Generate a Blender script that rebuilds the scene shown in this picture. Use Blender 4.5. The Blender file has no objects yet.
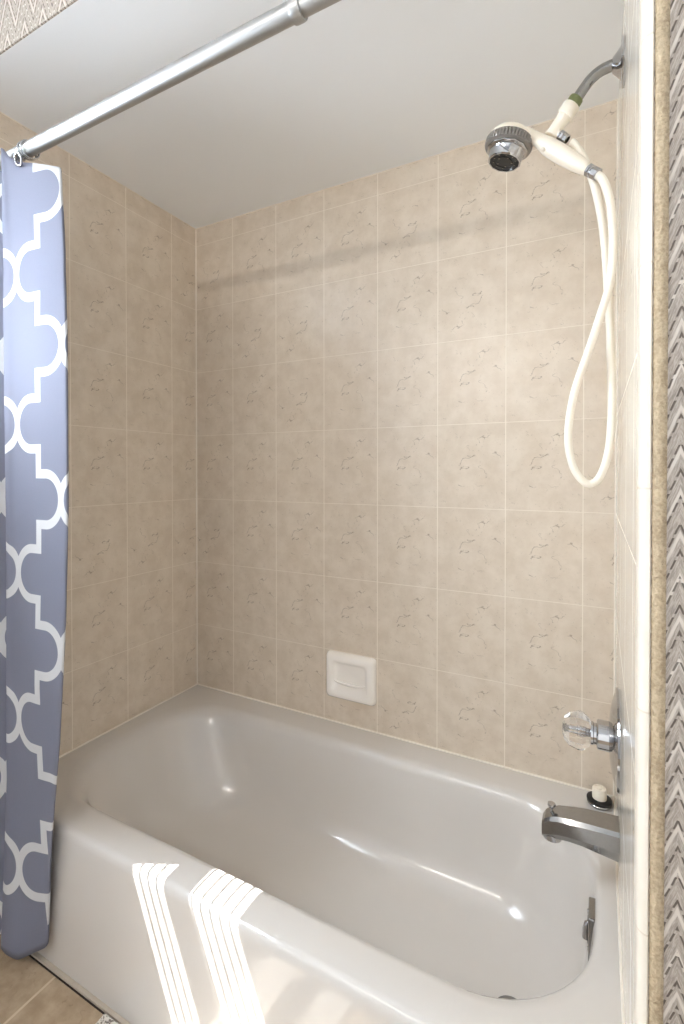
import bpy, bmesh, math, random
from mathutils import Vector, Matrix
random.seed(7)
S = bpy.context.scene
COL = S.collection

# ------------------------------------------------------------------ sizes (metres)
L = 1.4866          # alcove length (x: left wall 0 -> plumbing wall L), back wall y = 0
RIM = 0.3436        # tub rim height
ALC = 2.1896        # alcove ceiling
FRONT = -0.836      # face of soffit and wing wall
TW, TH = 0.2032, 0.2545   # wall tile
ROOMC = 2.44
RX, RY = 2.45, -2.50      # room right wall, wall behind the camera

# ------------------------------------------------------------------ helpers
def link(o, parent=None):
    COL.objects.link(o)
    if parent: o.parent = parent
    return o

def finish(name, bm, mat, parent=None, smooth=True, angle=40, subsurf=0, flip_check=True):
    bmesh.ops.remove_doubles(bm, verts=bm.verts, dist=1e-6)
    if flip_check: bmesh.ops.recalc_face_normals(bm, faces=bm.faces)
    me = bpy.data.meshes.new(name)
    bm.to_mesh(me); bm.free()
    for m in (mat if isinstance(mat, (list, tuple)) else [mat]): me.materials.append(m)
    if smooth:
        for p in me.polygons: p.use_smooth = True
        try: me.set_sharp_from_angle(angle=math.radians(angle))
        except Exception: pass
    o = bpy.data.objects.new(name, me)
    link(o, parent)
    if subsurf:
        md = o.modifiers.new('subdivision', 'SUBSURF'); md.levels = subsurf; md.render_levels = subsurf
    return o

def thing(name, label, cat, loc=(0, 0, 0), group=None):
    o = bpy.data.objects.new(name, None); o.empty_display_size = .05
    o['label'] = label; o['category'] = cat
    if group: o['group'] = group
    o['base'] = 1
    del o['base']
    link(o); o.location = loc
    return o

def tag(o, label, cat, group=None):
    o['label'] = label; o['category'] = cat
    if group: o['group'] = group
    return o

def struct(o):
    o['kind'] = 'structure'
    return o

def settle(root):
    """parts are modelled in world coordinates: cancel the Empty's own offset"""
    inv = Matrix.Translation(-Vector(root.location))
    for ch in root.children:
        if ch.type == 'MESH' and not ch.get('_set'):
            ch.data.transform(inv)
            for g in ch.children:
                g.data.transform(inv)

def box(bm, x0, x1, y0, y1, z0, z1, bevel=0, seg=2):
    r = bmesh.ops.create_cube(bm, size=1)
    vs = r['verts']
    bmesh.ops.scale(bm, vec=(x1 - x0, y1 - y0, z1 - z0), verts=vs)
    bmesh.ops.translate(bm, vec=((x0 + x1) / 2, (y0 + y1) / 2, (z0 + z1) / 2), verts=vs)
    if bevel:
        es = list({e for v in vs for e in v.link_edges})
        bmesh.ops.bevel(bm, geom=es, offset=bevel, segments=seg, affect='EDGES', profile=.5)
    return bm

def frame_for(axis):
    a = Vector(axis).normalized()
    up = Vector((0, 1, 0)) if abs(a.y) < .9 else Vector((1, 0, 0))
    u = up.cross(a).normalized(); v = a.cross(u).normalized()
    return a, u, v

def lathe(bm, prof, org, axis, n=40, ripple=None):
    """prof: [(radius, distance along axis)]"""
    a, u, v = frame_for(axis); o = Vector(org)
    rings = []
    for (r, h) in prof:
        if r < 1e-6:
            rings.append([bm.verts.new(o + a * h)])
        else:
            ring = []
            for i in range(n):
                t = 2 * math.pi * i / n
                rr = r * (1 if not ripple else ripple(i, h))
                ring.append(bm.verts.new(o + a * h + (u * math.cos(t) + v * math.sin(t)) * rr))
            rings.append(ring)
    bridge(bm, rings, n)
    return bm

def bridge(bm, rings, n, closed=True):
    for A, B in zip(rings, rings[1:]):
        m = n if closed else n - 1
        for i in range(m):
            j = (i + 1) % n
            if len(A) == 1 and len(B) == 1: continue
            if len(A) == 1: bm.faces.new((A[0], B[j], B[i]))
            elif len(B) == 1: bm.faces.new((A[i], A[j], B[0]))
            else: bm.faces.new((A[i], A[j], B[j], B[i]))

def catmull(pts, k=8):
    P = [Vector(p) for p in pts]
    P = [2 * P[0] - P[1]] + P + [2 * P[-1] - P[-2]]
    out = []
    for i in range(1, len(P) - 2):
        p0, p1, p2, p3 = P[i - 1:i + 3]
        for s in range(k):
            t = s / k
            out.append(.5 * ((2 * p1) + (p2 - p0) * t + (2 * p0 - 5 * p1 + 4 * p2 - p3) * t * t + (3 * p1 - p0 - 3 * p2 + p3) * t ** 3))
    out.append(P[-2].copy())
    return out

def sweep(bm, path, rad, n=16, cap=True):
    path = [Vector(p) for p in path]
    m = len(path)
    radf = rad if callable(rad) else (lambda t: rad)
    tans = []
    for i in range(m):
        a = path[max(0, i - 1)]; b = path[min(m - 1, i + 1)]
        tans.append((b - a).normalized())
    _, u, v = frame_for(tans[0])
    rings = []
    for i in range(m):
        t = tans[i]
        u = (u - t * u.dot(t)).normalized(); v = t.cross(u).normalized()
        r = radf(i / (m - 1))
        rings.append([bm.verts.new(path[i] + (u * math.cos(2 * math.pi * k / n) + v * math.sin(2 * math.pi * k / n)) * r) for k in range(n)])
    bridge(bm, rings, n)
    if cap:
        bm.faces.new(list(reversed(rings[0]))); bm.faces.new(rings[-1])
    return bm

def prism(bm, poly, z0, z1):
    """extrude a plan polygon [(x, y)] from z0 to z1"""
    A = [bm.verts.new((x, y, z0)) for x, y in poly]; B = [bm.verts.new((x, y, z1)) for x, y in poly]
    n = len(poly)
    for i in range(n):
        j = (i + 1) % n
        bm.faces.new((A[i], A[j], B[j], B[i]))
    bm.faces.new(list(reversed(A))); bm.faces.new(B)
    return bm

def loft(bm, secs, cap=True, closed=True):
    rings = [[bm.verts.new(p) for p in s] for s in secs]
    bridge(bm, rings, len(secs[0]), closed)
    if cap:
        bm.faces.new(list(reversed(rings[0]))); bm.faces.new(rings[-1])
    return bm

# ------------------------------------------------------------------ materials
class NT:
    def __init__(s, name):
        s.m = bpy.data.materials.new(name); s.m.use_nodes = True
        s.t = s.m.node_tree; s.b = s.t.nodes['Principled BSDF']
        s.out = s.t.nodes['Material Output']
    def n(s, typ, **kw):
        nd = s.t.nodes.new(typ)
        for k, v in kw.items():
            if k.startswith('i_'):
                key = k[2:]; key = int(key) if key.isdigit() else key.replace('_', ' ')
                s.put(nd.inputs[key], v)
            else: setattr(nd, k, v)
        return nd
    def put(s, sock, v):
        if isinstance(v, bpy.types.NodeSocket): s.t.links.new(v, sock)
        else: sock.default_value = v
    def math(s, op, a, b=None, c=None, clamp=False):
        nd = s.t.nodes.new('ShaderNodeMath'); nd.operation = op; nd.use_clamp = clamp
        for i, v in enumerate((a, b, c)):
            if v is not None: s.put(nd.inputs[i], v)
        return nd.outputs[0]
    def step(s, v, a, b, x=0., y=1.):
        nd = s.t.nodes.new('ShaderNodeMapRange'); nd.interpolation_type = 'SMOOTHSTEP'
        for k, val in zip((0, 1, 2, 3, 4), (v, a, b, x, y)): s.put(nd.inputs[k], val)
        return nd.outputs[0]
    def mix(s, f, a, b):
        nd = s.t.nodes.new('ShaderNodeMix'); nd.data_type = 'RGBA'
        s.put(nd.inputs[0], f); s.put(nd.inputs[6], a); s.put(nd.inputs[7], b)
        return nd.outputs[2]
    def pos(s):
        g = s.n('ShaderNodeNewGeometry'); sp = s.n('ShaderNodeSeparateXYZ'); s.t.links.new(g.outputs['Position'], sp.inputs[0])
        return g.outputs['Position'], sp.outputs[0], sp.outputs[1], sp.outputs[2]
    def xyz(s, x, y, z=0.):
        nd = s.t.nodes.new('ShaderNodeCombineXYZ')
        for i, v in enumerate((x, y, z)): s.put(nd.inputs[i], v)
        return nd.outputs[0]
    def noise(s, vec, scale, detail=4., rough=.55, dist=0.):
        nd = s.n('ShaderNodeTexNoise'); s.put(nd.inputs['Vector'], vec)
        nd.inputs['Scale'].default_value = scale; nd.inputs['Detail'].default_value = detail
        nd.inputs['Roughness'].default_value = rough; nd.inputs['Distortion'].default_value = dist
        return nd.outputs[0]
    def bump(s, h, strength, dist):
        nd = s.n('ShaderNodeBump'); nd.inputs['Strength'].default_value = strength; nd.inputs['Distance'].default_value = dist
        s.put(nd.inputs['Height'], h); s.t.links.new(nd.outputs[0], s.b.inputs['Normal'])
    def set(s, **kw):
        for k, v in kw.items(): s.put(s.b.inputs[k.replace('_', ' ')], v)
        return s

def rgb(r, g, b):
    f = lambda c: (c / 255) / 12.92 if c / 255 <= .04045 else ((c / 255 + .055) / 1.055) ** 2.4
    return (f(r), f(g), f(b), 1)

def simple(name, col, rough=.5, metal=0., var=.04, scale=30., bump=0., coat=0.):
    t = NT(name)
    p, x, y, z = t.pos()
    nz = t.noise(p, scale, 3)
    c2 = tuple(max(0, c * (1 - var * 2)) for c in col[:3]) + (1,)
    t.set(Base_Color=t.mix(nz, col, c2), Roughness=rough, Metallic=metal)
    if coat: t.set(Coat_Weight=coat, Coat_Roughness=.05)
    if bump: t.bump(nz, bump, .001)
    return t.m

def tile_mat(name, axis, u0, z0, base, base2, grout, tw=TW, th=TH, rough=.30, vein=.66, vax='z', gw=.0013):
    t = NT(name)
    p, x, y, z = t.pos()
    src = {'x': x, 'y': y, 'z': z}
    U = t.math('DIVIDE', t.math('SUBTRACT', src[axis], u0), tw)
    V = t.math('DIVIDE', t.math('SUBTRACT', src[vax], z0), th)
    fu = t.math('FRACT', U); fv = t.math('FRACT', V)
    iu = t.math('FLOOR', U); iv = t.math('FLOOR', V)
    du = t.math('MULTIPLY', t.math('MINIMUM', fu, t.math('SUBTRACT', 1., fu)), tw)
    dv = t.math('MULTIPLY', t.math('MINIMUM', fv, t.math('SUBTRACT', 1., fv)), th)
    d = t.math('MINIMUM', t.math('ADD', du, 0), t.math('ADD', dv, .0004))
    gv_ = t.step(dv, gw * .55, gw * 1.05, 1., 0.); gu_ = t.step(du, gw * .75, gw * 1.25, 1., 0.)
    g = t.math('MAXIMUM', gu_, t.math('MULTIPLY', gv_, .75))
    # the printed veining repeats from tile to tile, some tiles are set the other way up
    h = t.math('FRACT', t.math('MULTIPLY', t.math('SINE', t.math('ADD', t.math('MULTIPLY', iu, 12.9), t.math('MULTIPLY', iv, 78.2))), 437.5))
    fl = t.math('GREATER_THAN', h, .8)
    lu = t.math('ABSOLUTE', t.math('SUBTRACT', fu, fl)); lv = t.math('ABSOLUTE', t.math('SUBTRACT', fv, fl))
    loc = t.xyz(t.math('MULTIPLY', lu, tw), t.math('MULTIPLY', lv, th), 3.37)
    wob = t.n('ShaderNodeTexNoise'); t.put(wob.inputs['Vector'], loc); wob.inputs['Scale'].default_value = 34; wob.inputs['Detail'].default_value = 4
    off = t.n('ShaderNodeVectorMath', operation='MULTIPLY_ADD'); t.t.links.new(wob.outputs['Color'], off.inputs[0])
    off.inputs[1].default_value = (.03, .03, .03); t.put(off.inputs[2], loc)
    def rot(ang, sx, sy, src):
        mp = t.n('ShaderNodeMapping'); mp.inputs['Rotation'].default_value = (0, 0, ang); mp.inputs['Scale'].default_value = (sx, sy, 1)
        t.put(mp.inputs['Vector'], src); return mp.outputs[0]
    ra = rot(-.85, .55, 1.0, off.outputs[0])                       # long cracks running up to the right
    n1 = t.noise(ra, 15, 3, .5)
    v1 = t.step(t.math('ABSOLUTE', t.math('SUBTRACT', n1, .5)), .001, .0095, 1., 0.)
    cu = t.math('SUBTRACT', lu, .52); cv = t.math('SUBTRACT', lv, .50)
    rad = t.math('ADD', t.math('MULTIPLY', cu, cu), t.math('MULTIPLY', cv, cv))
    m1 = t.step(t.math('SUBTRACT', t.noise(loc, 22, 4, .7), t.math('MULTIPLY', t.math('SUBTRACT', rad, .07), .9)), .46, .56)
    rb = rot(1.0, .55, 1.0, off.outputs[0])                          # short dashes leaning the other way
    n2 = t.noise(rb, 44, 3, .6)
    v2 = t.step(t.math('ABSOLUTE', t.math('SUBTRACT', n2, .5)), .002, .018, 1., 0.)
    m2 = t.step(t.noise(loc, 38, 3, .7), .60, .68)
    vn = t.math('MAXIMUM', t.math('MULTIPLY', v1, m1), t.math('MULTIPLY', t.math('MULTIPLY', v2, m2), .6))
    sp = t.step(t.noise(loc, 150, 2, .6), .66, .74)
    vn = t.math('MAXIMUM', vn, t.math('MULTIPLY', sp, .4))
    cl = t.noise(p, 16, 5, .65)
    c = t.mix(t.step(cl, .3, .7), base, base2)
    tl = t.noise(t.xyz(iu, iv, 0.), 5.3, 0)
    dk = tuple(k * f for k, f in zip(base2[:3], (.36, .31, .27))) + (1,)
    c = t.mix(t.math('MULTIPLY', vn, vein), c, dk)
    c = t.mix(g, c, grout)
    t.set(Base_Color=c, Roughness=t.mix(g, (rough,) * 3 + (1,), (.8, .8, .8, 1)), IOR=1.5)
    ht = t.math('SUBTRACT', t.math('SUBTRACT', 1., t.math('MULTIPLY', g, 1.)), t.math('MULTIPLY', vn, .10))
    t.bump(ht, .35, .0015)
    return t.m

C_T1, C_T2, C_GR = rgb(218, 205, 188), rgb(206, 191, 172), rgb(233, 223, 208)
LIT_T1, LIT_T2, LIT_GR = rgb(232, 225, 213), rgb(226, 217, 203), rgb(240, 234, 224)
ROW0 = RIM + .2481
M_back = tile_mat('glazed beige tile back', 'x', -.014, ROW0, C_T1, C_T2, C_GR)
M_left = tile_mat('glazed beige tile left', 'y', -.1281, ROW0, C_T1, C_T2, C_GR)
M_right_lit = tile_mat('glazed beige tile right lit', 'y', -.1281, ROW0, LIT_T1, LIT_T2, LIT_GR, rough=.12, vein=.3)  # same beige tile as the other walls, paled to paint in window light
M_trimtile = tile_mat('glazed cream bullnose', 'y', -2.0, ROW0 + .093, rgb(235, 226, 212), rgb(230, 220, 204), rgb(214, 200, 180), tw=5., vein=.0)
M_floor = tile_mat('stone look floor tile', 'x', -.008, -.92, rgb(186, 165, 138), rgb(160, 138, 112), rgb(206, 188, 162), tw=.305, th=.305, rough=.45, vein=.35, vax='y', gw=.003)
M_ceil = simple('ceiling paint', rgb(240, 242, 244), .75, var=.008, scale=6)
M_white = simple('room paint', rgb(230, 234, 240), .8, var=.01, scale=5)
M_slat = simple('blind slat', rgb(188, 184, 178), .6, var=.01)
M_bronze = simple('dark bronze', rgb(60, 52, 46), .5, .6)
M_enamel = NT('tub enamel')
_p = M_enamel.pos()[0]
M_enamel.set(Base_Color=M_enamel.mix(M_enamel.noise(_p, 4, 3), rgb(213, 208, 202), rgb(209, 203, 196)), Roughness=.16, IOR=1.5, Coat_Weight=.3, Coat_Roughness=.04)
M_enamel = M_enamel.m
M_ceramic = simple('glazed ceramic', rgb(247, 241, 233), .14, var=.01, scale=12, coat=.4)
M_chrome = simple('polished chrome', rgb(188, 188, 190), .06, 1., var=.02, scale=40)
M_chrome_worn = simple('water spotted chrome', rgb(160, 159, 158), .15, 1., var=.10, scale=120, bump=.15)
M_rod = simple('brushed aluminium rod', rgb(182, 182, 180), .43, 1., var=.02, scale=60)
M_cream = simple('cream plastic', rgb(243, 234, 218), .3, var=.012, scale=30, coat=.2)
M_hose = simple('cream vinyl hose', rgb(243, 236, 222), .36, var=.012, scale=40)
M_green = simple('verdigris sealing ring', rgb(122, 128, 82), .6, var=.2, scale=200)
M_black = simple('black rubber', rgb(18, 18, 18), .45, var=.1, scale=80)
M_grey = simple('grey ribbed ring', rgb(150, 145, 140), .35, .45, var=.05, scale=90)
M_caulk = simple('white caulk', rgb(236, 228, 215), .6, var=.02, scale=60)
M_base = simple('foot caulk', rgb(196, 184, 168), .7, var=.08, scale=60)
M_dark = simple('dark gap', rgb(52, 42, 34), .9, var=.2, scale=60)

def plaster():
    t = NT('textured tan plaster')
    p, x, y, z = t.pos()
    n = t.noise(p, 260, 4, .6); n2 = t.noise(p, 30, 4)
    t.set(Base_Color=t.mix(t.step(t.math('ADD', n, t.math('MULTIPLY', n2, .6)), .55, 1.05), rgb(166, 146, 118), rgb(204, 185, 154)), Roughness=.75)
    t.bump(n, .9, .003)
    return t.m
M_plaster = plaster()

def wallpaper(name, axis='x'):
    t = NT(name)
    p, x, y, z = t.pos()
    u = x if axis == 'x' else y
    per = .034
    a = t.math('DIVIDE', t.math('SUBTRACT', u, 1.5262), per)
    tri = t.math('PINGPONG', t.math('ADD', a, 200.), 1.)
    fold = t.math('ADD', z, t.math('MULTIPLY', tri, .085))          # chevron coordinate
    wob = t.math('MULTIPLY', t.math('SUBTRACT', t.noise(p, 45, 3), .5), .006)
    f = t.math('ADD', fold, wob)
    k = t.math('DIVIDE', f, .0300)
    fr = t.math('FRACT', k)
    line = t.step(t.math('ABSOLUTE', t.math('SUBTRACT', fr, .5)), .06, .12, 1., 0.)
    # the dark lines are broken into dashes
    along = t.math('FRACT', t.math('ADD', t.math('DIVIDE', z, .0150), t.math('MULTIPLY', t.math('FLOOR', k), .37)))
    dash = t.step(along, .22, .34)
    line = t.math('MULTIPLY', line, dash)
    fr2 = t.math('FRACT', t.math('DIVIDE', f, .0467))
    pale = t.step(t.math('ABSOLUTE', t.math('SUBTRACT', fr2, .5)), .05, .12, 1., 0.)
    fine = t.noise(t.xyz(t.math('MULTIPLY', a, .3), t.math('MULTIPLY', f, 9.), 0.), 24, 3, .7)
    base = t.mix(t.step(fine, .35, .65), rgb(146, 136, 126), rgb(186, 175, 163))
    c = t.mix(t.math('MULTIPLY', pale, .75), base, rgb(218, 210, 199))
    c = t.mix(t.math('MULTIPLY', line, .85), c, rgb(74, 62, 52))
    t.set(Base_Color=c, Roughness=.7)
    t.bump(t.math('SUBTRACT', fine, line), .4, .001)
    return t.m
M_paper = wallpaper('chevron wallpaper')

def trellis():
    t = NT('blue grey trellis fabric')
    uv = t.n('ShaderNodeUVMap'); sp = t.n('ShaderNodeSeparateXYZ'); t.t.links.new(uv.outputs[0], sp.inputs[0])
    c, w = .335, .060
    X = t.math('PINGPONG', t.math('ADD', sp.outputs[0], 40.), 1.)
    Y = t.math('PINGPONG', t.math('ADD', sp.outputs[1], 40.), 1.)
    up = t.math('GREATER_THAN', Y, .5)
    X = t.math('ABSOLUTE', t.math('SUBTRACT', up, X)); Y = t.math('ABSOLUTE', t.math('SUBTRACT', up, Y))
    qx = t.math('SUBTRACT', t.math('MINIMUM', X, c), c)
    ln = t.math('SQRT', t.math('ADD', t.math('MULTIPLY', qx, qx), t.math('MULTIPLY', Y, Y)))
    d1 = t.math('ABSOLUTE', t.math('SUBTRACT', ln, c))
    d1 = t.math('MAXIMUM', d1, t.math('SUBTRACT', X, .5))
    d2 = t.math('MAXIMUM', t.math('ABSOLUTE', t.math('SUBTRACT', X, .5)), t.math('SUBTRACT', c, Y))
    d = t.math('MINIMUM', d1, d2)
    m = t.step(d, w * .93, w * 1.07, 1., 0.)
    p = t.pos()[0]
    wv = t.noise(p, 900, 1)
    col = t.mix(m, t.mix(wv, rgb(143, 145, 160), rgb(131, 133, 149)), t.mix(wv, rgb(232, 232, 232), rgb(220, 220, 222)))
    t.set(Base_Color=col, Roughness=.75, Specular_IOR_Level=.15)
    t.bump(wv, .06, .0004)
    # thin woven polyester lets some window light through
    tr = t.n('ShaderNodeBsdfTranslucent'); t.put(tr.inputs[0], col)
    mx = t.n('ShaderNodeMixShader'); mx.inputs[0].default_value = .28
    t.t.links.new(t.b.outputs[0], mx.inputs[1]); t.t.links.new(tr.outputs[0], mx.inputs[2]); t.t.links.new(mx.outputs[0], t.out.inputs[0])
    return t.m
M_fabric = trellis()

def crystal():
    t = NT('clear acrylic')
    p = t.pos()[0]
    t.set(Base_Color=t.mix(t.noise(p, 20, 2), (1, 1, 1, 1), (.97, .97, .97, 1)), Roughness=.02, IOR=1.40, Transmission_Weight=1.)
    return t.m
M_crystal = crystal()

def emitter(name, col, strength):
    t = NT(name)
    p = t.pos()[0]
    t.set(Base_Color=t.mix(t.noise(p, 9, 2), (.9, .9, .9, 1), (.88, .88, .88, 1)), Emission_Color=col, Emission_Strength=strength)
    return t.m
M_tube = emitter('lit opal tube', (1, .95, .88, 1), 130.)

# ------------------------------------------------------------------ room shell
def slab(name, x0, x1, y0, y1, z0, z1, mat):
    return struct(finish(name, box(bmesh.new(), x0, x1, y0, y1, z0, z1), mat, smooth=False))

slab('floor', -.12, RX + .1, RY - .1, .10, -.10, 0., M_floor)
slab('wall_back', -.12, L + .12, 0., .10, 0., ROOMC, M_back)
slab('ceiling', -.12, L + .012, FRONT + .004, .0, ALC, ROOMC, M_ceil)                  # lowered ceiling over the tub
slab('wall_soffit', -.0, RX, FRONT, FRONT + .004, ALC, ROOMC, M_paper)
slab('ceiling_room', -.12, RX + .1, RY - .1, FRONT, ROOMC, ROOMC + .08, M_ceil)
# left wall: tiled in the alcove, window further out
slab('wall_left', -.12, 0., -.90, .0, 0., ROOMC, M_left)
WY0, WY1, WZ0, WZ1 = -1.62, -1.0, 1.43, 2.28
bm = bmesh.new()
box(bm, -.12, 0, RY - .1, WY0, 0, ROOMC); box(bm, -.12, 0, WY1, -.90, 0, ROOMC)
box(bm, -.12, 0, WY0, WY1, 0, WZ0); box(bm, -.12, 0, WY0, WY1, WZ1, ROOMC)
struct(finish('wall_left_window', bm, M_white, smooth=False))
# plumbing wall, its bullnose edge, the plaster strip and the papered wing
slab('wall_right', L, L + .11, -.800, 0., 0., ALC, M_right_lit)
bm = bmesh.new()
poly = [(L, -.8003), (L + .0004, -.812)]
for k in range(7):
    a = k / 6 * math.pi / 2
    poly.append((L + .0112 - .0108 * math.cos(a), -.824 - .012 * math.sin(a)))
poly += [(L + .0125, -.834), (L + .0125, -.8003)]
prism(bm, poly, 0., ALC)
struct(finish('trim_1', bm, M_trimtile, angle=50))
bm = bmesh.new()
poly = [(L + .0126, -.825)]
for k in range(9):
    a = k / 8 * math.pi
    poly.append((L + .0201 - .0075 * math.cos(a), -.832 - .0055 * math.sin(a)))
poly += [(L + .0276, -.825)]
prism(bm, poly, 0., ALC)
struct(finish('trim_2', bm, M_plaster, angle=60))
slab('wall_wing', L + .0126, RX, FRONT + .002, -.8004, 0., ALC, M_paper)
slab('wall_side', RX, RX + .1, RY - .1, -.8, 0., ROOMC, M_white)
# wall behind the camera with a made-up doorway recess holding the fill light
bm = bmesh.new()
box(bm, -.12, 1.10, RY - .1, RY, 0., ROOMC); box(bm, 1.90, RX + .1, RY - .1, RY, 0., ROOMC); box(bm, 1.10, 1.90, RY - .1, RY, 2.03, ROOMC)
box(bm, 1.05, 1.95, RY - .14, RY - .1, 0., 2.08)
struct(finish('wall_front', bm, M_white, smooth=False))

# caulk lines
bm = bmesh.new()
sweep(bm, [(.001, -.001, RIM), (.001, -.001, ALC)], .0028, 10)
struct(finish('trim_3', bm, M_caulk))
bm = bmesh.new()
sweep(bm, [(.001, -.76, RIM + .001), (.001, -.001, RIM + .001)], .0034, 10)
sweep(bm, [(.001, -.001, RIM + .001), (L - .001, -.001, RIM + .001)], .0034, 10)
sweep(bm, [(L - .001, -.001, RIM + .001), (L - .001, -.76, RIM + .001)], .0034, 10)
struct(finish('trim_4', bm, M_caulk))
bm = bmesh.new()
sweep(bm, [(.001, FRONT + .01, ALC), (.001, -.001, ALC), (L - .001, -.001, ALC)], .0022, 10)
struct(finish('trim_5', bm, M_caulk))
bm = bmesh.new()
sweep(bm, [(L - .001, -.001, RIM), (L - .001, -.001, ALC)], .0024, 10)
struct(finish('trim_6', bm, M_caulk))
# bead of caulk and dark gap along the foot of the tub
bm = bmesh.new()
prism(bm, [(.0, -.7645), (L, -.7645), (L, -.7735), (.0, -.7735)], 0., .007)
struct(finish('trim_7', bm, M_base, smooth=False))
bm = bmesh.new()
prism(bm, [(.0, -.7736), (L, -.7736), (L, -.7766), (.0, -.7766)], 0., .0015)
struct(finish('trim_8', bm, M_dark, smooth=False))

# window with sash, meeting rail and slatted blind (left wall, out of the frame; the sun comes through it)
win = struct(bpy.data.objects.new('window_1', None)); link(win)
bm = bmesh.new()
box(bm, -.02, 0, WY0, WY1, 1.68, 1.78)
finish('meeting_rail', bm, M_white, win, smooth=False)
sd = Vector((.49, 0, -1)).normalized(); sn = Vector((1, 0, .49)).normalized()
for k in range(0, 14):
    z0 = 1.43 + .0515 * k
    cpt = Vector((-.07, 0, z0 + .07 * 2.04))
    bm = bmesh.new()
    h, w = sd * .023, sn * .0034
    A = [cpt + h + w, cpt + h - w, cpt - h - w, cpt - h + w]
    loft(bm, [[a + Vector((0, WY0 + .006, 0)) for a in A], [a + Vector((0, WY1 - .006, 0)) for a in A]])
    finish('slat', bm, M_slat, win, smooth=False)

# ------------------------------------------------------------------ bathtub
def rrect(x0, x1, y0, y1, rl, rr, n=14, ns=16):
    """rounded rectangle, same point count for every ring"""
    pts = []
    def arc(cx, cy, r, a0):
        for i in range(n + 1):
            a = a0 + math.pi / 2 * i / n
            pts.append((cx + r * math.cos(a), cy + r * math.sin(a)))
    def seg(a, b):
        for i in range(1, ns):
            t = i / ns
            pts.append((a[0] + (b[0] - a[0]) * t, a[1] + (b[1] - a[1]) * t))
    arc(x0 + rl, y0 + rl, rl, math.pi); seg((x0 + rl, y0), (x1 - rr, y0))
    arc(x1 - rr, y0 + rr, rr, -math.pi / 2); seg((x1, y0 + rr), (x1, y1 - rr))
    arc(x1 - rr, y1 - rr, rr, 0); seg((x1 - rr, y1), (x0 + rl, y1))
    arc(x0 + rl, y1 - rl, rl, math.pi / 2); seg((x0, y1 - rl), (x0, y0 + rl))
    return pts

tub = thing('bathtub', 'white enamelled alcove bathtub with sunlit stripes on its front apron', 'bathtub', (.74, -.38, 0))
e = .0012
levels = [  # z, x0, x1, y0, y1, r_left, r_right
    (0.000, e, L - e, -.7640, -e, .001, .001),
    (0.030, e, L - e, -.7635, -e, .001, .001),
    (0.160, e, L - e, -.7600, -e, .001, .001),
    (0.300, e, L - e, -.7560, -e, .001, .001),
    (0.322, e, L - e, -.7550, -e, .001, .001),
    (0.334, e, L - e, -.7525, -e, .001, .001),
    (0.341, e, L - e, -.7470, -e, .001, .001),
    (0.3436, e, L - e, -.738, -e, .001, .001),
    (0.3442, .020, L - .012, -.715, -.030, .16, .14),
    (0.3436, .052, L - .030, -.682, -.086, .20, .205),
    (0.3405, .066, L - .037, -.669, -.098, .205, .215),
    (0.332, .082, L - .042, -.661, -.107, .21, .22),
    (0.315, .099, L - .046, -.655, -.114, .21, .22),
    (0.250, .140, L - .053, -.646, -.124, .21, .22),
    (0.180, .172, L - .063, -.634, -.138, .21, .22),
    (0.130, .196, L - .075, -.620, -.155, .21, .21),
    (0.095, .220, L - .092, -.600, -.178, .195, .195),
    (0.074, .248, L - .118, -.572, -.208, .172, .17),
    (0.063, .285, L - .155, -.540, -.245, .138, .138),
    (0.058, .36, L - .20, -.50, -.29, .10, .10),
]
bm = bmesh.new()
rings = []
for (z, x0, x1, y0, y1, rl, rr) in levels:
    rings.append([bm.verts.new((x, y, z)) for x, y in rrect(x0, x1, y0, y1, rl, rr)])
bridge(bm, rings, len(rings[0]))
ctr = bm.verts.new((.80, -.39, .0570))
bridge(bm, [rings[-1], [ctr]], len(rings[-1]))
shell = finish('tub_shell', bm, M_enamel, tub, angle=80)
# trip-lever overflow plate on the plumbing end
ovx = L - .0465
bm = bmesh.new()
box(bm, ovx - .0085, ovx + .008, -.412, -.352, .236, .330, .0035, 3)
ov = finish('overflow_plate', bm, M_chrome_worn, tub)
bm = bmesh.new()
box(bm, ovx - .010, ovx - .0080, -.392, -.372, .262, .306, .0008)
finish('lever_slot', bm, M_black, ov)
bm = bmesh.new()
sweep(bm, [(ovx - .004, -.382, .301), (ovx - .0105, -.384, .297), (ovx - .0125, -.386, .286), (ovx - .0125, -.388, .270)], lambda t: .0048 + .0028 * t, 12)
finish('trip_lever', bm, M_chrome, ov)
for zz in (.245, .321):
    bm = bmesh.new()
    lathe(bm, [(.0045, 0), (.0045, .0012), (.003, .0022), (0, .0025)], (ovx - .0085, -.382, zz), (-1, 0, 0), 16)
    finish('screw', bm, M_chrome, ov)
bm = bmesh.new()
lathe(bm, [(.036, 0), (.036, .003), (.033, .0045), (.026, .0035), (.024, -.001), (0, -.001)], (1.287, -.408, .0582), (0, 0, 1), 40)
dr = finish('drain_flange', bm, M_chrome_worn, tub)
bm = bmesh.new()
lathe(bm, [(.023, 0), (.023, .001), (0, .001)], (1.287, -.408, .0578), (0, 0, 1), 30)
finish('drain_hole', bm, M_black, dr)
settle(tub)

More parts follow.
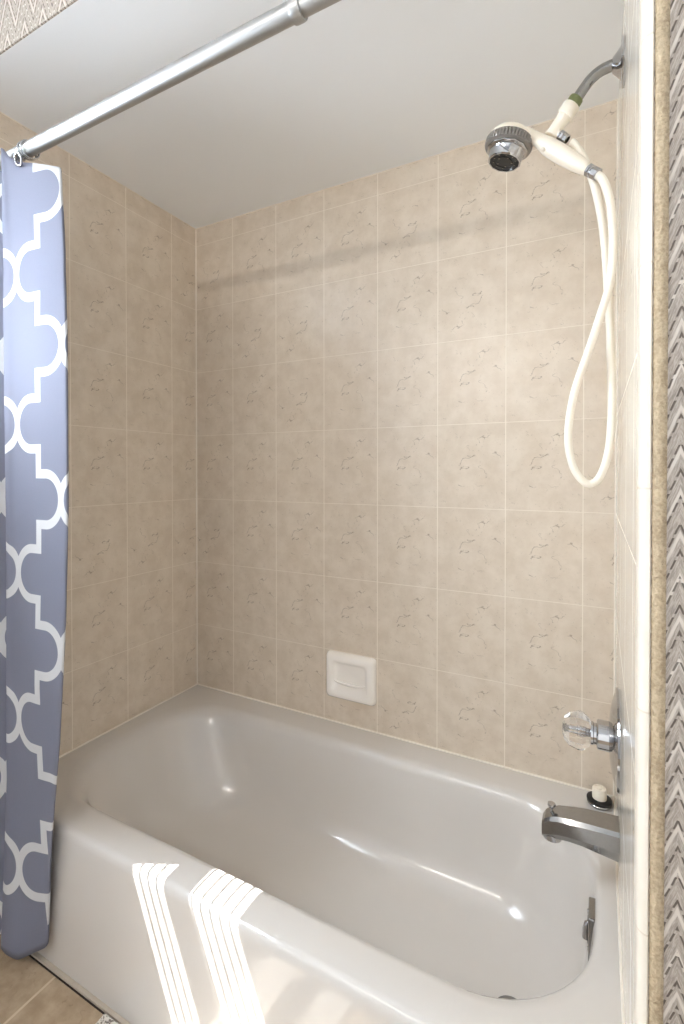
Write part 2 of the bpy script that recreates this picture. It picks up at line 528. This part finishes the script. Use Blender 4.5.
# ------------------------------------------------------------------ soap dish
x0, x1, z0, z1 = .611, .796, .434, .590
def rr2(cx, cz, hx, hz, r, y, n=6):
    out = []
    for q, (sx, sz) in enumerate(((1, 1), (-1, 1), (-1, -1), (1, -1))):
        for i in range(n + 1):
            a = q * math.pi / 2 + i / n * math.pi / 2
            out.append((cx + sx * (hx - r) + r * math.cos(a), y, cz + sz * (hz - r) + r * math.sin(a)))
    return out
cx, cz, hx, hz = (x0 + x1) / 2, (z0 + z1) / 2, (x1 - x0) / 2, (z1 - z0) / 2
bm = bmesh.new()
secs = [rr2(cx, cz, hx, hz, .012, .004), rr2(cx, cz, hx, hz, .012, -.007), rr2(cx, cz, hx - .003, hz - .003, .014, -.016),
        rr2(cx, cz, hx - .009, hz - .009, .014, -.023), rr2(cx, cz, hx - .016, hz - .016, .013, -.0255), rr2(cx, cz, hx - .022, hz - .022, .014, -.0245),
        rr2(cx, cz + .002, hx - .028, hz - .030, .014, -.021), rr2(cx, cz + .004, hx - .034, hz - .038, .016, -.013), rr2(cx, cz + .005, hx - .042, hz - .046, .016, -.0085)]
loft(bm, secs)
sd_ = finish('soap_dish_body', bm, M_ceramic, angle=75)
sdt = thing('soap_dish', 'cream ceramic soap dish set into the beige tiled back wall', 'soap dish', (cx, 0, z0))
sd_.parent = sdt
bm = bmesh.new()   # raised lip of the tray inside the recess
lip = catmull([(x0 + .034, -.014, z0 + .062), (x0 + .050, -.0165, z0 + .058), ((x0 + x1) / 2, -.018, z0 + .0565), (x1 - .050, -.0165, z0 + .058), (x1 - .034, -.014, z0 + .062)], 8)
sweep(bm, lip, lambda t: .0052 - .003 * abs(2 * t - 1), 12)
finish('soap_ledge', bm, M_ceramic, sdt, angle=60)
settle(sdt)

# ------------------------------------------------------------------ curtain rod
RODY, RODZ = -.79, 1.9825
rod = thing('curtain_rod', 'long silver telescopic curtain rod above the bathtub edge', 'curtain rod', (0, RODY, RODZ))
bm = bmesh.new(); lathe(bm, [(0, .012), (.0158, .012), (.0158, .988), (0, .988)], (0, RODY, RODZ), (1, 0, 0), 40)
finish('outer_tube', bm, M_rod, rod)
bm = bmesh.new(); lathe(bm, [(.0150, .9885), (.0182, .9885), (.0188, .992), (.0188, 1.004), (.0175, 1.008), (.0146, 1.008)], (0, RODY, RODZ), (1, 0, 0), 40)
finish('collar', bm, M_rod, rod)
bm = bmesh.new(); lathe(bm, [(0, .9885), (.0144, .9885), (.0144, L - .012), (0, L - .012)], (0, RODY, RODZ), (1, 0, 0), 40)
finish('inner_tube', bm, M_rod, rod)
bm = bmesh.new(); lathe(bm, [(0, .0), (.024, .0), (.024, .008), (.019, .012), (0, .012)], (0, RODY, RODZ), (1, 0, 0), 32)
finish('end_cap', bm, M_rod, rod)
bm = bmesh.new(); lathe(bm, [(0, .0), (.022, .0), (.022, .008), (.017, .012), (0, .012)], (L, RODY, RODZ), (-1, 0, 0), 32)
finish('end_cap', bm, M_rod, rod)
settle(rod)

# ------------------------------------------------------------------ shower curtain
P = .178
NODE_Z = .2515
def lerp_tab(tab, z):
    for (a, va), (b, vb) in zip(tab, tab[1:]):
        if a >= z >= b: return va + (vb - va) * (a - z) / (a - b)
    return tab[0][1] if z > tab[0][0] else tab[-1][1]
XR = [(1.93, .343), (1.75, .356), (1.50, .364), (1.14, .364), (.86, .352), (.57, .328), (.30, .292), (.05, .272)]     # free edge
YR = [(1.93, -.786), (1.0, -.786), (.4, -.788), (.05, -.784)]
XN = [(1.93, .200), (1.70, .202), (1.2, .192), (.7, .186), (.25, .205), (.05, .222)]                                       # node column of the print
YN = [(1.98, -.818), (1.90, -.812), (1.7, -.803), (1.0, -.796), (.45, -.798), (.20, -.811), (.05, -.820)]
XL = [(1.98, .172), (1.85, .158), (1.60, .146), (1.0, .140), (.5, .138), (.05, .150)]                                      # front fold at the left
def plan(z):
    """fold line of the cloth seen from above at height z, from the free right end to the left wall"""
    xr, yr, xn, yn, xl = (lerp_tab(t, z) for t in (XR, YR, XN, YN, XL))
    w = .002 * math.sin(z * 7.)
    yl = yn - .005
    pts = [(xr - .10, yr + .012), (xr - .05, yr + .014), (xr - .012, yr + .012), (xr - .001, yr + .006), (xr - .002, yr),
           (xn + (xr - xn) * .55, yr + (yn - yr) * .42 - .003 + w), (xn, yn), ((xn + xl) / 2, yl - w), (xl + .006, yl + .002), (xl, yl + .008), (xl + .006, yl + .018),
           (xl + .016, yl + .030), (xl + .002, yl + .040), (xl - .03, yl + .026), (xl - .055, yl + .002), (xl - .068, yl - .004), (xl - .078, yl + .010),
           (xl - .072, yl + .030), (xl - .085, yl + .038), (xl - .105, yl + .012), (xl - .118, yl - .002), (xl - .128, yl + .012)]
    return catmull([(x, y, 0) for x, y in pts], 10), 60
TOP = [(.30, 1.955), (.042, 1.955), (.024, 1.982), (.012, 1.980), (.0, 1.962), (-.03, 1.943), (-.08, 1.932), (-.16, 1.908), (-.30, 1.905)]
BOT = [(.30, .045), (.0, .045), (-.06, .065), (-.10, .095), (-.30, .10)]
NZ = 130; M = 150
bm = bmesh.new(); uvl = bm.loops.layers.uv.new('UVMap')
rowsv, rowsu = [], []
for k in range(NZ + 1):
    rv, ru = [], []
    cache = {}
    for m in range(M + 1):
        tt = -.26 + .70 * m / M                     # distance along the cloth from the node column (+ = left)
        ztop, zbot = lerp_tab(TOP, tt), lerp_tab(BOT, tt)
        z = ztop + (zbot - ztop) * k / NZ
        line, node = plan(z)
        s = 0.; pnt = None
        if tt >= 0:
            i = node
            while i < len(line) - 1:
                d = (line[i + 1] - line[i]).length
                if s + d >= tt: pnt = line[i].lerp(line[i + 1], (tt - s) / d); break
                s += d; i += 1
            if pnt is None: pnt = line[-1] + Vector((-(tt - s) * .35, .04 * math.sin((tt - s) * 60), 0))
        else:
            i = node
            while i > 0:
                d = (line[i - 1] - line[i]).length
                if s + d >= -tt: pnt = line[i].lerp(line[i - 1], (-tt - s) / d); break
                s += d; i -= 1
            if pnt is None: pnt = line[0] + Vector((tt + s, 0, 0))
        pnt.x = max(pnt.x, .006)
        rv.append(bm.verts.new((pnt.x, min(pnt.y, -.7685), z))); ru.append((-(tt + .003) / .154, (z - NODE_Z) / (P * 1.006)))
    rowsv.append(rv); rowsu.append(ru)
for k in range(NZ):
    for m in range(M):
        f = bm.faces.new((rowsv[k][m], rowsv[k][m + 1], rowsv[k + 1][m + 1], rowsv[k + 1][m]))
        for lp, (a, b) in zip(f.loops, ((k, m), (k, m + 1), (k + 1, m + 1), (k + 1, m))):
            lp[uvl].uv = rowsu[a][b]
cur = finish('curtain_cloth', bm, M_fabric, angle=180)
sol = cur.modifiers.new('thickness', 'SOLIDIFY'); sol.thickness = .0009; sol.offset = 0
ct = thing('shower_curtain', 'blue grey shower curtain with white trellis pattern bunched at the left wall', 'shower curtain', (.2, -.80, .045))
cur.parent = ct
settle(ct)

# roller-less wire hooks: a loop over the rod, a small loop through the cloth
def make_ring(x, label):
    r = thing('curtain_ring', label, 'curtain ring', (x, RODY, RODZ), 'chrome curtain rings on the rod')
    bm = bmesh.new()
    pts = [(x + .004 * math.sin(i / 28 * 2 * math.pi), RODY + .0195 * math.sin(i / 28 * 2 * math.pi), RODZ - .0020 + .0195 * math.cos(i / 28 * 2 * math.pi)) for i in range(29)]
    sweep(bm, pts, .0022, 10)
    pts = [(p[0] - .012, p[1], p[2]) for p in pts]
    sweep(bm, pts, .0022, 10)
    finish('rod_loop', bm, M_chrome, r)
    bm = bmesh.new()
    cxx, czz = x - .004, RODZ - .0375
    pts = [(cxx + .012 * math.sin(i / 24 * 2 * math.pi), RODY - .0245 - .004 * math.cos(i / 24 * 2 * math.pi), czz + .0125 * math.cos(i / 24 * 2 * math.pi)) for i in range(25)]
    sweep(bm, pts, .0027, 10)
    finish('hook_loop', bm, M_chrome, r)
    settle(r)
    return r
make_ring(.240, 'chrome double curtain ring at the open end of the blue grey curtain')

# ------------------------------------------------------------------ shower arm and hand shower
SY = -.38
arm = thing('shower_fixture', 'bent chrome shower arm with cream holder on a round wall flange', 'shower fixture', (L, SY, 2.009))
bm = bmesh.new()
lathe(bm, [(0, 0), (.042, 0), (.0425, .0022), (.041, .0040), (.033, .0046), (.026, .0075), (.019, .014), (.0135, .020), (.0108, .021)], (L - .0004, SY, 2.009), (-1, 0, 0), 48)
finish('wall_flange', bm, M_chrome, arm)
bm = bmesh.new()
armp = catmull([(L - .006, SY, 2.009), (1.465, SY, 2.010), (1.445, SY, 2.0065), (1.4285, SY, 1.997), (1.4165, SY, 1.984), (1.4045, SY, 1.9685), (1.396, SY, 1.957)], 8)
sweep(bm, armp, .0105, 20)
finish('arm_pipe', bm, M_chrome_worn, arm)

dv = arm
ad = (Vector((1.3437, 0, 1.8901)) - Vector((1.4035, 0, 1.9683))).normalized()
o0 = Vector((1.4015, SY, 1.9660))
bm = bmesh.new(); lathe(bm, [(.0106, -.002), (.0138, -.002), (.0142, .002), (.0140, .013), (.0110, .014)], o0, ad, 28)
finish('sealing_ring', bm, M_green, dv)
bm = bmesh.new()
lathe(bm, [(.011, .012), (.0165, .012), (.0178, .015), (.0178, .031), (.0162, .0345), (.0138, .0352)], o0, ad, 28)
finish('coupling_nut', bm, M_cream, dv)
bm = bmesh.new()
lathe(bm, [(.0, .034), (.0146, .034), (.0150, .037), (.0138, .040), (.0138, .066), (.0146, .072), (.0146, .0762), (0, .0762)], o0, ad, 28)
od = Vector((.68, 0, -.73)).normalized(); oo = Vector((1.3640, SY - .002, 1.9115))
lathe(bm, [(0, -.002), (.0085, 0), (.0085, .014), (0, .014)], oo, od, 20)
finish('holder_body', bm, M_cream, dv)
bm = bmesh.new()
lathe(bm, [(.007, .012), (.0098, .012), (.0102, .014), (.0102, .021), (.0085, .0225), (.0085, .024), (.0096, .025), (.0096, .031), (.0075, .032)], oo, od, 8)
finish('outlet_nut', bm, M_chrome, dv, angle=30)
settle(arm)

hs = thing('hand_shower', 'cream hand shower with ribbed chrome head and long looped hose', 'shower head', (1.33, SY, 1.9))
bm = bmesh.new()
hp = catmull([(1.284, SY - .002, 1.938), (1.308, SY - .002, 1.925), (1.333, SY - .003, 1.903), (1.356, SY - .004, 1.8795), (1.388, SY - .006, 1.848), (1.412, SY - .008, 1.8245), (1.427, SY - .009, 1.8105)], 8)
def hr(t):
    tab = [(0, .012), (.12, .0125), (.26, .0122), (.36, .0135), (.46, .0172), (.60, .0178), (.80, .0150), (.93, .0118), (1, .0100)]
    for (a, va), (b, vb) in zip(tab, tab[1:]):
        if a <= t <= b: return va + (vb - va) * (t - a) / (b - a)
    return .01
sweep(bm, hp, hr, 24)
finish('handle', bm, M_cream, hs, angle=60)
ha = Vector((-.235, -.06, -.97)).normalized()
hc = Vector((1.2735, SY, 1.9235))       # top of the ribbed ring
bm = bmesh.new()
lathe(bm, [(0, -.0250), (.012, -.0243), (.025, -.0210), (.036, -.0150), (.0435, -.0065), (.0465, .001), (.0465, .004), (0, .004)], hc, ha, 40)
finish('head_shell', bm, M_cream, hs, angle=70)
bm = bmesh.new()
n = 132
lathe(bm, [(.043, .0015), (.0480, .002), (.0498, .005), (.0498, .015), (.0480, .0185), (.0405, .0205), (0, .0205)], hc, ha, n,
      ripple=lambda i, h: (1 if (i % 3) else .90) if .003 < h < .018 else 1)
finish('ribbed_ring', bm, M_grey, hs, angle=20)
bm = bmesh.new()
lathe(bm, [(.0415, .0195), (.0430, .021), (.0430, .0245), (.0395, .027), (.0375, .0275), (.0365, .029), (.0352, .046), (.0332, .048), (.0312, .0475), (.0305, .044)], hc, ha, 12)
sp = finish('chrome_collar', bm, M_chrome, hs, angle=35)
bm = bmesh.new()
lathe(bm, [(.0310, .0440), (.023, .0445), (.0225, .043), (.0145, .043), (.014, .0452), (0, .0455)], hc, ha, 32)
fc = finish('spray_face', bm, M_black, sp)
a_, u_, v_ = frame_for(ha)
bm = bmesh.new()
for k in range(10):
    t = 2 * math.pi * k / 10
    lathe(bm, [(.0016, 0), (.0016, .0018), (0, .0020)], hc + a_ * .0438 + (u_ * math.cos(t) + v_ * math.sin(t)) * .0235, ha, 8)
for k in range(5):
    t = 2 * math.pi * k / 5 + .3
    lathe(bm, [(.0020, 0), (.0020, .0014), (0, .0018)], hc + a_ * .0448 + (u_ * math.cos(t) + v_ * math.sin(t)) * .0155, ha, 8)
nz = finish('nozzle_ring', bm, M_chrome_worn, hs)
nz['label'] = 'small pale nozzles on the black spray face'
bm = bmesh.new()
lathe(bm, [(0, 0), (.0042, 0), (.0046, .004), (.003, .006), (0, .0064)], (1.343, SY - .014, 1.8775), (-.35, -.3, -.9), 14)
finish('spray_button', bm, M_cream, hs)

hose = hs
hose_pts = [(1.4275, SY - .010, 1.8100), (1.4400, SY - .014, 1.7965), (1.4525, SY - .022, 1.7740), (1.4635, SY - .026, 1.7250), (1.4680, SY - .028, 1.6500), (1.4630, SY - .028, 1.5750),
            (1.4460, SY - .026, 1.5120), (1.4270, SY - .022, 1.4500), (1.4010, SY - .016, 1.3680), (1.3905, SY - .010, 1.2850), (1.3990, SY - .004, 1.2250), (1.4170, SY, 1.1940),
            (1.4330, SY + .004, 1.1880), (1.4490, SY + .008, 1.2040), (1.4625, SY + .010, 1.2500), (1.4680, SY + .012, 1.3200), (1.4670, SY + .012, 1.4200), (1.4620, SY + .012, 1.5500),
            (1.4520, SY + .010, 1.6900), (1.4375, SY + .006, 1.7780), (1.4190, SY + .002, 1.8370), (1.4010, SY - .001, 1.8720), (1.3880, SY - .002, 1.8860)]
hpth = catmull(hose_pts, 10)
bm = bmesh.new(); sweep(bm, hpth[4:-4], .0076, 16)
finish('hose', bm, M_hose, hose, angle=60)
d0 = (hpth[6] - hpth[0]).normalized()
bm = bmesh.new()
lathe(bm, [(.008, -.004), (.0118, -.004), (.0122, -.002), (.0122, .005), (.010, .0065), (.010, .0085), (.0118, .0095), (.0118, .0200), (.0080, .0210)], hpth[0], d0, 8)
finish('hose_nut', bm, M_chrome, hose, angle=30)
settle(hs)

# ------------------------------------------------------------------ mixing valve
VY, VZ = -.362, .676
val = thing('shower_valve', 'chrome shower valve with faceted clear knob on the tiled wall', 'faucet valve', (L, VY, VZ))
bm = bmesh.new()
lathe(bm, [(0, 0), (.0965, 0), (.0972, .003), (.0955, .0065), (.0925, .0080), (.0890, .0078), (.0865, .0085), (.070, .0135), (.050, .0175), (.034, .0195), (0, .0195)], (L - .0004, VY, VZ), (-1, 0, 0), 64)
finish('escutcheon', bm, M_chrome, val, angle=30)
bm = bmesh.new()
lathe(bm, [(0, .018), (.0275, .018), (.0288, .020), (.0288, .039), (.0270, .0415), (.0205, .0425), (.0205, .047), (.0225, .048), (.0225, .052), (.012, .053), (.012, .058), (0, .058)], (L, VY, VZ), (-1, 0, 0), 40)
finish('stem_collar', bm, M_chrome, val, angle=30)
bm = bmesh.new()
prof = [(.0, .0500), (.0150, .0500), (.0275, .055), (.0370, .067), (.0380, .075), (.0335, .091), (.0240, .1020), (.0140, .1050), (0, .105)]
lathe(bm, prof, (L, VY, VZ), (-1, 0, 0), 10)
kn = finish('crystal_knob', bm, M_crystal, val, smooth=False)
kn['label'] = 'clear faceted knob'
bm = bmesh.new()
lathe(bm, [(0, .0520), (.0060, .0520), (.0060, .066), (.0070, .067), (.0070, .074), (.0040, .075), (.0040, .091), (.0060, .092), (.0060, .096), (0, .0965)], (L, VY, VZ), (-1, 0, 0), 12)
finish('knob_screw', bm, M_chrome, kn, angle=30)
settle(val)

# ------------------------------------------------------------------ tub spout
spt = thing('tub_spout', 'angular chrome tub spout with pull-up diverter knob above the bathtub', 'faucet spout', (L, -.36, .47))
def sec(x, zt, zr, zs, zb, wy, cy=-.360):
    # flat top, ridge, side face, lower chamfer, bottom (mirrored about y = cy)
    h = wy / 2
    return [(x, cy + h * .80, zt), (x, cy - h * .80, zt), (x, cy - h, zr), (x, cy - h, zs), (x, cy - h * .72, zb), (x, cy + h * .72, zb), (x, cy + h, zs), (x, cy + h, zr)]
bm = bmesh.new()
secs = [sec(L - .0006, .5020, .4960, .4660, .4410, .066), sec(L - .035, .5010, .4945, .4655, .4450, .064), sec(1.420, .4990, .4915, .4640, .4485, .060), sec(1.395, .4960, .4880, .4615, .4480, .055),
        sec(1.374, .4930, .4850, .4580, .4450, .050), sec(1.358, .4870, .4800, .4520, .4420, .045), sec(1.348, .4790, .4730, .4480, .4400, .040), sec(1.3425, .4700, .4660, .4460, .4400, .036)]
loft(bm, secs)
finish('spout_body', bm, M_chrome_worn, spt, angle=14)
bm = bmesh.new()
lathe(bm, [(.013, 0), (.0180, 0), (.0185, .002), (.0185, .019), (.0150, .020)], (1.3620, -.360, .4530), (0, 0, -1), 28)
finish('spout_outlet', bm, M_chrome, spt)
bm = bmesh.new()
lathe(bm, [(0, 0), (.0032, 0), (.0032, .011), (.0068, .014), (.0084, .0175), (.0076, .0215), (.003, .0232), (0, .0232)], (1.3605, -.360, .4840), (0, 0, 1), 20)
finish('diverter_knob', bm, M_chrome, spt)
settle(spt)

# ------------------------------------------------------------------ stopper on the rim corner
sx, sy = 1.4515, -.050
stp = thing('tub_stopper', 'black rubber tub stopper with white grip on the rim corner', 'stopper', (sx, sy, RIM))
bm = bmesh.new()
lathe(bm, [(0, 0), (.026, 0), (.029, .003), (.0295, .007), (.0285, .0085), (0, .0085)], (sx, sy, RIM + .0006), (0, 0, 1), 36)
finish('metal_base', bm, M_chrome_worn, stp)
bm = bmesh.new()
lathe(bm, [(0, .0085), (.0292, .0085), (.0302, .011), (.0300, .015), (.027, .017), (0, .0165)], (sx, sy, RIM + .0006), (0, 0, 1), 36)
finish('rubber_disc', bm, M_black, stp)
bm = bmesh.new()
lathe(bm, [(0, .0165), (.0170, .0165), (.0172, .020), (.0168, .040), (.0156, .0430), (.0115, .0434), (.0108, .041), (.0065, .041), (.0060, .0428), (0, .0428)], (sx, sy, RIM + .0006), (0, 0, 1), 28)
finish('grip', bm, M_cream, stp)
settle(stp)

# ------------------------------------------------------------------ speckled mat corner at the foot of the tub
def matm():
    t = NT('pale speckled mat')
    p = t.pos()[0]
    n = t.noise(p, 160, 3, .6)
    t.set(Base_Color=t.mix(t.step(n, .36, .52), rgb(120, 110, 100), rgb(226, 220, 210)), Roughness=.9)
    t.bump(n, .8, .003)
    return t.m
bm = bmesh.new()
prism(bm, [(.479, -.7775), (.95, -.7775), (.95, -1.20), (.500, -1.20)], .0004, .0110)
bmesh.ops.bevel(bm, geom=[e_ for e_ in bm.edges], offset=.003, segments=2, affect='EDGES')
mt = finish('bath_mat', bm, matm(), angle=50)
tag(mt, 'pale speckled bath mat corner lying against the foot of the tub', 'bath mat')

# ------------------------------------------------------------------ vanity light behind the camera (lights the room)
vl = thing('wall_sconce', 'slim lit tube lamp on the wall behind the camera', 'lamp', (.64, RY, 2.06))
bm = bmesh.new(); box(bm, .20, 1.08, RY + .0005, RY + .03, 2.03, 2.09, .004)
finish('backplate', bm, M_bronze, vl)
bm = bmesh.new(); lathe(bm, [(0, 0), (.010, 0), (.010, .84), (0, .84)], (.22, RY + .06, 2.06), (1, 0, 0), 20)
finish('tube', bm, M_tube, vl)
settle(vl)

def area(name, loc, rot, sx, sy, power, col):
    d = bpy.data.lights.new(name, 'AREA'); d.shape = 'RECTANGLE'; d.size = sx; d.size_y = sy; d.energy = power; d.color = col
    o = bpy.data.objects.new(name, d); o.location = loc; o.rotation_euler = rot; COL.objects.link(o)
    return o
area('door_fill_light', (1.5, RY - .09, 1.02), (math.radians(90), 0, math.radians(180)), .76, 1.9, 5.0, (1, .96, .88))  # fill light added to brighten the alcove ceiling and back wall
pl = area('window_portal', (-.119, (WY0 + WY1) / 2, (WZ0 + WZ1) / 2), (0, math.radians(-90), 0), WZ1 - WZ0, WY1 - WY0, 1, (1, 1, 1))
pl.data.cycles.is_portal = True

sun = bpy.data.lights.new('sun', 'SUN'); sun.energy = 22; sun.angle = math.radians(.15); sun.color = (1, .99, .97)
so = bpy.data.objects.new('sun', sun); COL.objects.link(so)
so.rotation_euler = Vector((1, .47, -2.04)).to_track_quat('-Z', 'Y').to_euler()
so.location = (-3, -3, 6)

w = bpy.data.worlds.new('sky'); S.world = w; w.use_nodes = True
bg = w.node_tree.nodes['Background']; bg.inputs[0].default_value = (.80, .90, 1, 1); bg.inputs[1].default_value = 56

# ------------------------------------------------------------------ camera
cam = bpy.data.cameras.new('camera'); co = bpy.data.objects.new('camera', cam); COL.objects.link(co)
cam.sensor_fit = 'VERTICAL'; cam.sensor_height = 36; cam.lens = 489.4765 / 1024 * 36
cam.shift_x = 0; cam.shift_y = -(512 - 475.988) / 1024
cam.clip_start = .01
co.location = (1.4466, -1.4852, 1.2136)
yaw, pit = .4836, -.0104
fw = Vector((-math.sin(yaw) * math.cos(pit), math.cos(yaw) * math.cos(pit), math.sin(pit)))
co.rotation_euler = fw.to_track_quat('-Z', 'Y').to_euler()
S.camera = co

S.view_settings.view_transform = 'Standard'; S.view_settings.look = 'None'; S.view_settings.gamma = 1
S.view_settings.use_curve_mapping = False
S.view_settings.exposure = 0.25
try:
    S.cycles.use_denoising = True; S.cycles.caustics_reflective = False; S.cycles.caustics_refractive = False
    S.cycles.max_bounces = 12; S.cycles.diffuse_bounces = 8; S.cycles.glossy_bounces = 6; S.cycles.transmission_bounces = 10
    S.cycles.sample_clamp_indirect = 6
except Exception: pass
